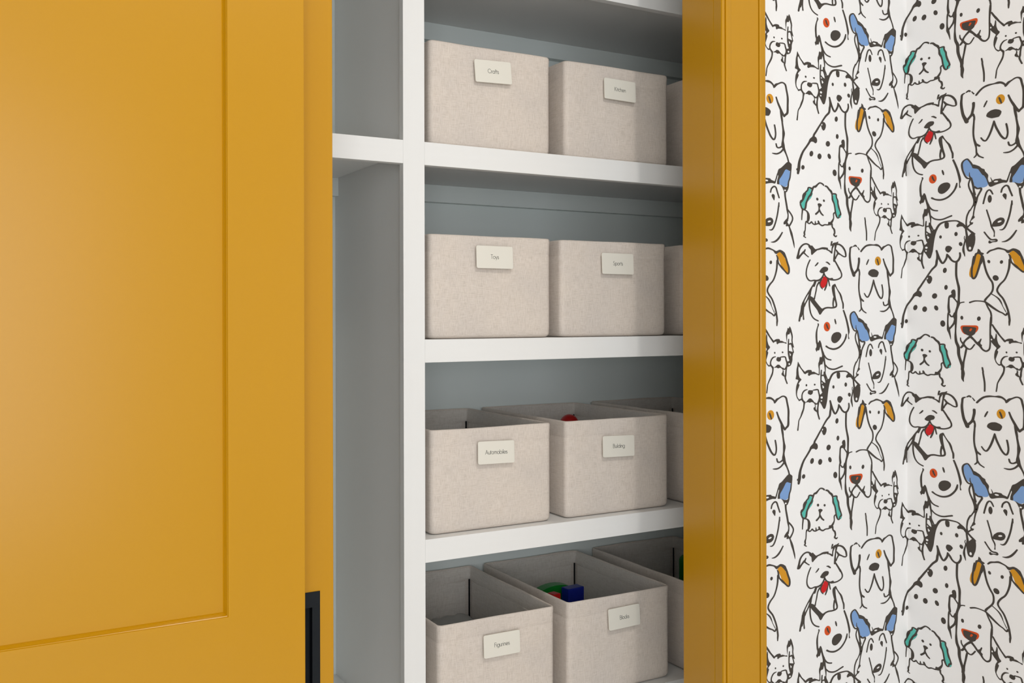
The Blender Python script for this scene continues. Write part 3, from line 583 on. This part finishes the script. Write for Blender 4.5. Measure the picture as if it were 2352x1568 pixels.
for t in (.9555, .2902, -.7045):
    U('rail', 'white', XW, XS0-.0001, YF, YF+FT, Z(t)-.0384, Z(t), bev=.0004)
    U('shelf', 'white', XW, .643, YF+FT+.0002, YB-.0005, Z(t)-.019, Z(t)-.0002)
    U('cleat', 'cool', XW, .643, YB-.0195, YB-.0005, Z(t)-.0545, Z(t)-.0193)

# ------------------------------------------------------------------ fabric bins
def rrect(w, d, r, n=5, nx=14, ny=14):
    """rounded rectangle loop, fixed vertex count, from front-left going right"""
    pts = []
    def side(a, b, k):
        for i in range(k): t = i/k; pts.append((a[0]+(b[0]-a[0])*t, a[1]+(b[1]-a[1])*t))
    hw, hd = w/2, d/2
    side((-hw+r, -hd), (hw-r, -hd), nx); pts.extend((hw-r+r*math.sin(math.pi/2*k/n), -hd+r-r*math.cos(math.pi/2*k/n)) for k in range(n))
    side((hw, -hd+r), (hw, hd-r), ny); pts.extend((hw-r+r*math.cos(math.pi/2*k/n), hd-r+r*math.sin(math.pi/2*k/n)) for k in range(n))
    side((hw-r, hd), (-hw+r, hd), nx); pts.extend((-hw+r-r*math.sin(math.pi/2*k/n), hd-r+r*math.cos(math.pi/2*k/n)) for k in range(n))
    side((-hw, hd-r), (-hw, -hd+r), ny); pts.extend((-hw+r-r*math.cos(math.pi/2*k/n), -hd+r-r*math.sin(math.pi/2*k/n)) for k in range(n))
    return pts
from mathutils import noise as NZ
BW, BD, BH = .240, .334, .178
def loft(bm, rings):
    vr = [[bm.verts.new(p) for p in r] for r in rings]
    n = len(vr[0])
    for a, b in zip(vr, vr[1:]):
        for i in range(n): bm.faces.new((a[i], a[(i+1) % n], b[(i+1) % n], b[i]))
    return vr
def make_bin(x, y, z, rz, label, group, seed, w=BW, d=BD, h=BH, sag=0.0):
    r = empty('storage_bin', (x, y, z), rz)      # origin: centre of the base
    tag(r, label, 'storage bin', group)
    rnd = random.Random(seed); ph = rnd.uniform(0, 50)
    def wob(px, py, pz, amp):
        nrm = Vector((px/(w/2), py/(d/2), 0))
        k = NZ.noise(Vector((px*14+ph, py*14, pz*12)))*amp
        bulge = math.sin(math.pi*min(max(pz/h, 0), 1))*.0012
        fx = 1 if abs(px) > w/2-.012 else 0; fy = 1 if abs(py) > d/2-.012 else 0
        sx = math.copysign(1, px); sy = math.copysign(1, py)
        ed = min(1.0, max(0.0, ((w/2-abs(px)) if fy and not fx else (d/2-abs(py)))/.05)) if (fx != fy) else 0
        o_ = (k+bulge)*ed
        return (px+(sx*o_ if fx and not fy else 0), py+(sy*o_ if fy and not fx else 0))
    def ring(z_, inset, rad, amp=.0016, dz=0.0):
        out = []
        for px, py in rrect(w-2*inset, d-2*inset, rad):
            qx, qy = wob(px, py, z_, amp)
            zz = z_+dz*NZ.noise(Vector((px*11+ph, py*11, 3)))
            zz -= sag*math.exp(-((px)/.07)**2)*(1 if py < 0 else 0)*(z_/h)**6 if dz else 0
            out.append((qx, qy, zz))
        return out
    T = .0036
    bm = bmesh.new()
    rr = [ring(.0, .010, .010, 0), ring(.0008, .005, .010, 0), ring(.003, .002, .010, .0006), ring(.007, .0003, .010, .001)]
    for k in range(1, 8): rr.append(ring(.007+(h-.038-.007)*k/8, 0, .010))
    rr += [ring(h-.0305, 0, .010), ring(h-.0295, .0004, .010), ring(h-.0285, .0, .010)]           # the hem's stitch line
    rr += [ring(h-.022, -.0002, .010), ring(h-.014, -.0002, .010, .0012), ring(h-.006, -.0003, .009, .0008)]
    rr += [ring(h-.0018, .0, .009, .0004, .0012), ring(h, .0012, .009, .0004, .0012), ring(h, T-.0012, .007, .0004, .0012), ring(h-.002, T, .007, .0004, .0012)]
    for zz in (h-.02, h-.045, h-.09, .05, .004): rr.append(ring(zz, T, .007, .0008))
    vr = loft(bm, rr)
    bm.faces.new(vr[0][::-1]); bm.faces.new(vr[-1])
    bmesh.ops.recalc_face_normals(bm, faces=bm.faces[:])
    body = link('fabric_body', bm, 'linen', r, smooth=True)
    # inner hem band: the turned-over cloth with its slanted corner folds
    bm = bmesh.new()
    rr = []
    hb = .033
    for k, (zz, ins) in enumerate(((h-.003, T+.0003), (h-.010, T+.0012), (h-.020, T+.0017), (h-hb+.002, T+.0020), (h-hb, T+.0010))):
        q = ring(zz, ins, .005, .0012)
        if k >= 2:
            q2 = []
            for px, py, pz in q:
                cn = math.hypot(max(0, w/2-abs(px)-.004), max(0, d/2-abs(py)-.004))
                q2.append((px, py, pz+.006*math.exp(-(cn/.03)**2)*(1 if k >= 3 else .4)+.0015*NZ.noise(Vector((px*30, py*30, ph)))))
            q = q2
        rr.append(q)
    loft(bm, rr)
    bmesh.ops.recalc_face_normals(bm, faces=bm.faces[:])
    for f in bm.faces: f.normal_flip()
    hem = link('inner_hem', bm, 'lining', r, smooth=True)
    # inner lining panels, base board
    bm = bmesh.new(); box(bm, -w/2+T+.004, w/2-T-.004, -d/2+T+.004, d/2-T-.004, .0042, .0075, bev=.001, seg=1); link('base_board', bm, 'board', r)
    bm = bmesh.new()
    for sx in (-1, 1): box(bm, sx*(w/2-T-.0016)-.0008, sx*(w/2-T-.0016)+.0008, -d/2+.016, d/2-.016, .008, h-.030)
    for sy in (-1, 1): box(bm, -w/2+.016, w/2-.016, sy*(d/2-T-.0016)-.0008, sy*(d/2-T-.0016)+.0008, .008, h-.030)
    link('side_lining', bm, 'lining', r)
    for sx in (-1, 1):
        for sy in (-1, 1):
            bm = bmesh.new(); box(bm, sx*(w/2-T-.0035)-.0016, sx*(w/2-T-.0035)+.0016, sy*(d/2-T-.0035)-.0016, sy*(d/2-T-.0035)+.0016, (.0078), h-.027, bev=.0008, seg=1)
            link('corner_rod', bm, 'rod', r)
    return r
# lettering: single-line geometric capitals and lower case, drawn as strokes
def arcp(cx, cy, rx, ry, a0, a1, n=10): return [(cx+rx*math.cos(math.radians(a0+(a1-a0)*k/n)), cy+ry*math.sin(math.radians(a0+(a1-a0)*k/n))) for k in range(n+1)]
XH = .62; rX = .29; rY = XH/2
G = {
 'A': (.74, [[(0, 0), (.35, 1), (.7, 0)], [(.12, .34), (.58, .34)]]), 'T': (.56, [[(.26, 0), (.26, 1)], [(0, 1), (.52, 1)]]),
 'B': (.60, [[(.06, 0), (.06, 1), (.28, 1)]+arcp(.28, .77, .21, .23, 90, -90)+[(.06, .54)], [(.28, .54)]+arcp(.30, .27, .25, .27, 90, -90)+[(.06, 0)]]),
 'C': (.84, [arcp(.47, .5, .45, .5, 42, 318, 18)]), 'F': (.50, [[(.06, 0), (.06, 1), (.46, 1)], [(.06, .54), (.42, .54)]]),
 'K': (.60, [[(.06, 0), (.06, 1)], [(.52, 1), (.08, .5), (.56, 0)]]),
 'S': (.56, [arcp(.27, .76, .19, .24, 40, 250, 9)+arcp(.25, .26, .23, .27, 75, -160, 11)]),
 'a': (.68, [arcp(.31, rY, rX, rY, 0, 360, 18), [(.60, 0), (.60, XH)]]), 'b': (.68, [arcp(.35, rY, rX, rY, 0, 360, 18), [(.06, 0), (.06, 1.02)]]),
 'c': (.56, [arcp(.33, rY, rX, rY, 45, 315, 12)]), 'd': (.68, [arcp(.31, rY, rX, rY, 0, 360, 18), [(.60, 0), (.60, 1.02)]]),
 'e': (.66, [[(.04, rY)]+[(.61, rY)]+arcp(.325, rY, rX, rY, 0, 320, 14)]),
 'f': (.34, [[(.15, 0), (.15, .82)]+arcp(.29, .84, .14, .18, 180, 90, 5), [(.02, XH), (.32, XH)]]),
 'g': (.68, [arcp(.31, rY, rX, rY, 0, 360, 18), [(.60, XH), (.60, 0)]+arcp(.32, 0, .28, .28, 0, -150, 8)]),
 'h': (.56, [[(.06, 0), (.06, 1.02)], [(.06, .36)]+arcp(.27, .38, .21, .24, 180, 0, 8)+[(.48, 0)]]),
 'i': (.18, [[(.08, 0), (.08, XH)], [(.08, .84), (.08, .88)]]), 'k': (.50, [[(.06, 0), (.06, 1.02)], [(.42, XH), (.08, .30), (.46, 0)]]),
 'l': (.18, [[(.08, 0), (.08, 1.02)]]), 'm': (.84, [[(.06, 0), (.06, XH)], [(.06, .38)]+arcp(.23, .42, .17, .2, 180, 0, 7)+[(.40, 0)], [(.40, .40)]+arcp(.57, .42, .17, .2, 180, 0, 7)+[(.74, 0)]]),
 'n': (.56, [[(.06, 0), (.06, XH)], [(.06, .36)]+arcp(.27, .38, .21, .24, 180, 0, 8)+[(.48, 0)]]),
 'o': (.66, [arcp(.32, rY, rX, rY, 0, 360, 18)]), 'p': (.68, [arcp(.35, rY, rX, rY, 0, 360, 18), [(.06, -.3), (.06, XH)]]),
 'r': (.34, [[(.06, 0), (.06, XH)], [(.06, .36)]+arcp(.24, .38, .18, .23, 180, 80, 5)]),
 's': (.42, [arcp(.20, .46, .14, .15, 40, 250, 7)+arcp(.19, .17, .17, .17, 75, -160, 8)]),
 't': (.32, [[(.15, 0), (.15, .88)], [(.02, XH), (.30, XH)]]), 'u': (.56, [[(.06, XH)]+arcp(.27, .24, .21, .24, 180, 360, 8)+[(.48, XH)], [(.48, XH), (.48, 0)]]),
 'y': (.52, [[(.02, XH), (.26, .0)], [(.50, XH), (.14, -.3)]]),
}
def lettering(text, capH, wt):
    bm = bmesh.new(); x = 0; items = []
    for ch in text:
        adv, ss = G[ch]
        for s in ss: items.append([((px+x)*capH, py*capH) for px, py in s])
        x += adv+.02
    W = x*capH
    h = wt/2; k = 0
    for s in items:
        k += 1
        for (ax, ay), (bx, by) in zip(s, s[1:]):
            l = math.hypot(bx-ax, by-ay) or 1e-6; tx, ty = (bx-ax)/l, (by-ay)/l; nx, ny = -ty*h, tx*h; e = h*.45
            q = [(ax-tx*e+nx, ay-ty*e+ny), (ax-tx*e-nx, ay-ty*e-ny), (bx+tx*e-nx, by+ty*e-ny), (bx+tx*e+nx, by+ty*e+ny)]
            k += .1
            bm.faces.new([bm.verts.new((qx-W/2, -.00012-k*2e-6, qy-capH*.40)) for qx, qy in q])
    bmesh.ops.recalc_face_normals(bm, faces=bm.faces[:])
    for f in bm.faces:
        if f.normal.y > 0: f.normal_flip()
    return bm
def plate(parent, text, x, z, tilt, wd=.0725, ht=.0395, back=-.0045, lean=3.5, d=BD, capH=.0072):
    """cream clip-on plate, x and z from the bin's base centre"""
    bm = bmesh.new(); r_ = .0032; n = 5; pts = []
    for cx_, cz_, a0 in ((wd/2-r_, -ht/2+r_, -90), (wd/2-r_, ht/2-r_, 0), (-wd/2+r_, ht/2-r_, 90), (-wd/2+r_, -ht/2+r_, 180)):
        pts += [(cx_+r_*math.cos(math.radians(a0+90*k/n)), cz_+r_*math.sin(math.radians(a0+90*k/n))) for k in range(n+1)]
    rings = []
    for ins, y_ in ((0, .0016), (0, .0003), (.0003, 0)):
        rings.append([bm.verts.new((px*(1-ins/(wd/2)), y_, pz*(1-ins/(ht/2)))) for px, pz in pts])
    for a, b in zip(rings, rings[1:]):
        for i in range(len(pts)): bm.faces.new((a[i], a[(i+1) % len(pts)], b[(i+1) % len(pts)], b[i]))
    bm.faces.new(rings[-1]); bm.faces.new(rings[0][::-1])
    bmesh.ops.recalc_face_normals(bm, faces=bm.faces[:])
    o = link('label_plate', bm, 'tag', parent)
    o.location = (x, -d/2-.0088, z); o.rotation_euler = (math.radians(-lean), math.radians(tilt), 0)
    o['label'] = 'cream rectangular plate with rounded corners'
    link('lettering', lettering(text, capH, .00062), 'ink', o)
    bm = bmesh.new(); box(bm, -.006, .006, .0017, .0086, ht/2-.012, ht/2-.004, bev=.0005, seg=1); link('clip', bm, 'tag', o)
    return o
def px2x(px, y):
    uu = (px-1176)/2223.0
    return y*(.4955+.8686*uu)/(.8686-.4955*uu)
YFR = 1.490
ROWS = [  # shelf top, bins: (px left front corner, px right front corner, name)
 (.2902, 'top shelf', [(988, 1266, 'Crafts', (1133, 166), -2.4), (1299, 1537, 'Kitchen', (1424, 208), 1.0), (1578, None, None, None, 0)]),
 (-.0385, 'second shelf', [(987, 1266, 'Toys', (1135.5, 591), 0.2), (1288, 1531, 'Sports', (1418, 606), 0.2), (1566, None, None, None, 0)]),
 (-.3715, 'third shelf', [(989, 1266, 'Automobiles', (1138, 1038), 1.3), (1299, 1536, 'Building', (1419, 1024), 1.5), (1574, None, None, None, 0)]),
 (-.7045, 'lowest shelf', [(1005, 1273, 'Figurines', (1150, 1478), 0.4), (1303, 1537, 'Blocks', (1431, 1416), -1.0), (1576, None, None, None, 0)])]
BINS = {}
sd = 0
for zt, sname, bl in ROWS:
    for (a, b, nm, lp, tl) in bl:
        sd += 1
        xl = px2x(a, YFR)
        w_ = (px2x(b, YFR)-xl) if b else BW
        xc = xl+w_/2
        if nm: lab = 'natural linen storage bin with a plate reading %s' % nm
        else: lab = 'natural linen bin cut off by the yellow jamb, right end of the %s' % sname
        r = make_bin(xc, YFR+BD/2, Z(zt)+.0002, 0, lab, 'linen bins on the closet shelves', sd, w=w_)
        BINS[nm or sname] = (r, xc, YFR+BD/2, Z(zt))
        if nm:
            yl = YFR-.006
            lx = px2x(lp[0], yl)-xc
            uu = (lp[0]-1176)/2223.0; t_ = yl/(.8686-.4955*uu)
            lz = -(lp[1]-(726-.0023*(lp[0]-1176)))/2223.0*t_ - zt
            plate(r, nm, lx, lz, tl)
def toy(name, bm, m, loc, label, cat='toy', smooth=False):
    o = link(name, bm, m, None, smooth=smooth, loc=loc); tag(o, label, cat); return o
def dome(bm, r, h, n=20):
    prof = [(0, 0), (r, 0), (r, h-r)]+[(r*math.cos(math.radians(a)), h-r+r*math.sin(math.radians(a))) for a in (15, 30, 45, 60, 75)]
    rings = []
    for pr, pz in prof[1:]: rings.append([bm.verts.new((pr*math.cos(2*math.pi*k/n), pr*math.sin(2*math.pi*k/n), pz)) for k in range(n)])
    for a, b in zip(rings, rings[1:]):
        for i in range(n): bm.faces.new((a[i], a[(i+1) % n], b[(i+1) % n], b[i]))
    bm.faces.new(rings[0][::-1]); tp = bm.verts.new((0, 0, h))
    for i in range(n): bm.faces.new((rings[-1][i], rings[-1][(i+1) % n], tp))
zb = Z(-.3715)+.0079
bm = bmesh.new(); dome(bm, .020, .156); toy('toy_post', bm, 'redtoy', (px2x(1307, 1.72), 1.72, zb), 'red toy with a rounded top inside the bin reading Building', smooth=True)
zb = Z(-.7045)+.0079
bm = bmesh.new(); box(bm, -.020, .020, -.012, .012, 0, .150, bev=.002); toy('toy_block', bm, 'bluetoy', (px2x(1314, 1.64), 1.64, zb), 'dark blue upright block inside the bin reading Blocks', 'toy block').rotation_euler = (0, 0, .1)
bm = bmesh.new()
pr = [(-.044, 0), (.044, 0), (.044, .132)]+[(.044*math.cos(math.radians(a)), .132+.018*math.sin(math.radians(a))) for a in range(15, 180, 15)]+[(-.044, .132)]
fr = [bm.verts.new((x_, -.012, z_)) for x_, z_ in pr]; bk = [bm.verts.new((x_, .012, z_)) for x_, z_ in pr]
for i in range(len(pr)): bm.faces.new((fr[i], fr[(i+1) % len(pr)], bk[(i+1) % len(pr)], bk[i]))
bm.faces.new(fr); bm.faces.new(bk[::-1]); bmesh.ops.recalc_face_normals(bm, faces=bm.faces[:])
toy('toy_block', bm, 'greentoy', (px2x(1270, 1.675), 1.675, zb), 'green arched block inside the bin reading Blocks', 'toy block')
bm = bmesh.new(); box(bm, -.009, .009, -.010, .010, 0, .161, bev=.002); toy('toy_block', bm, 'redtoy', (.998, 1.588, zb), 'red block in front of the green arched block', 'toy block').rotation_euler = (0, .0, .2)

bm = bmesh.new(); dome(bm, .016, .146); toy('toy_post', bm, 'greentoy', (1.457, 1.745, zb), 'green toy in the bin at the right end of the lowest shelf', smooth=True)

# crumpled grey sheet filling the bottom of the left-hand bin on the lowest shelf
br, bx, by, bz = BINS['Figurines']
bm = bmesh.new(); W_, D_, H_ = .206, .296, .088; nx, ny = 26, 34
grid = []
for j in range(ny+1):
    row = []
    for i in range(nx+1):
        px_ = -W_/2+W_*i/nx; py_ = -D_/2+D_*j/ny
        e_ = min(i, nx-i, 3)/3*min(j, ny-j, 3)/3
        q = NZ.noise(Vector((px_*18, py_*18, 2)))*.010 + abs(NZ.noise(Vector((px_*40+5, py_*26, 7))))*.009
        row.append(bm.verts.new((px_, py_, H_*(.80+.20*e_)-.006+q*e_)))
    grid.append(row)
for j in range(ny):
    for i in range(nx): bm.faces.new((grid[j][i], grid[j][i+1], grid[j+1][i+1], grid[j+1][i]))
edge = [grid[0][i] for i in range(nx)]+[grid[j][nx] for j in range(ny)]+[grid[ny][i] for i in range(nx, 0, -1)]+[grid[j][0] for j in range(ny, 0, -1)]
low = [bm.verts.new((v.co.x*.97, v.co.y*.97, 0)) for v in edge]
for i in range(len(edge)): bm.faces.new((low[i], low[(i+1) % len(edge)], edge[(i+1) % len(edge)], edge[i]))
bm.faces.new(low[::-1]); bmesh.ops.recalc_face_normals(bm, faces=bm.faces[:])
toy('plastic_wrapping', bm, 'wrap', (bx, by, zb), 'crumpled grey plastic sheet inside the bin with the plate Figurines', 'packaging', smooth=True)
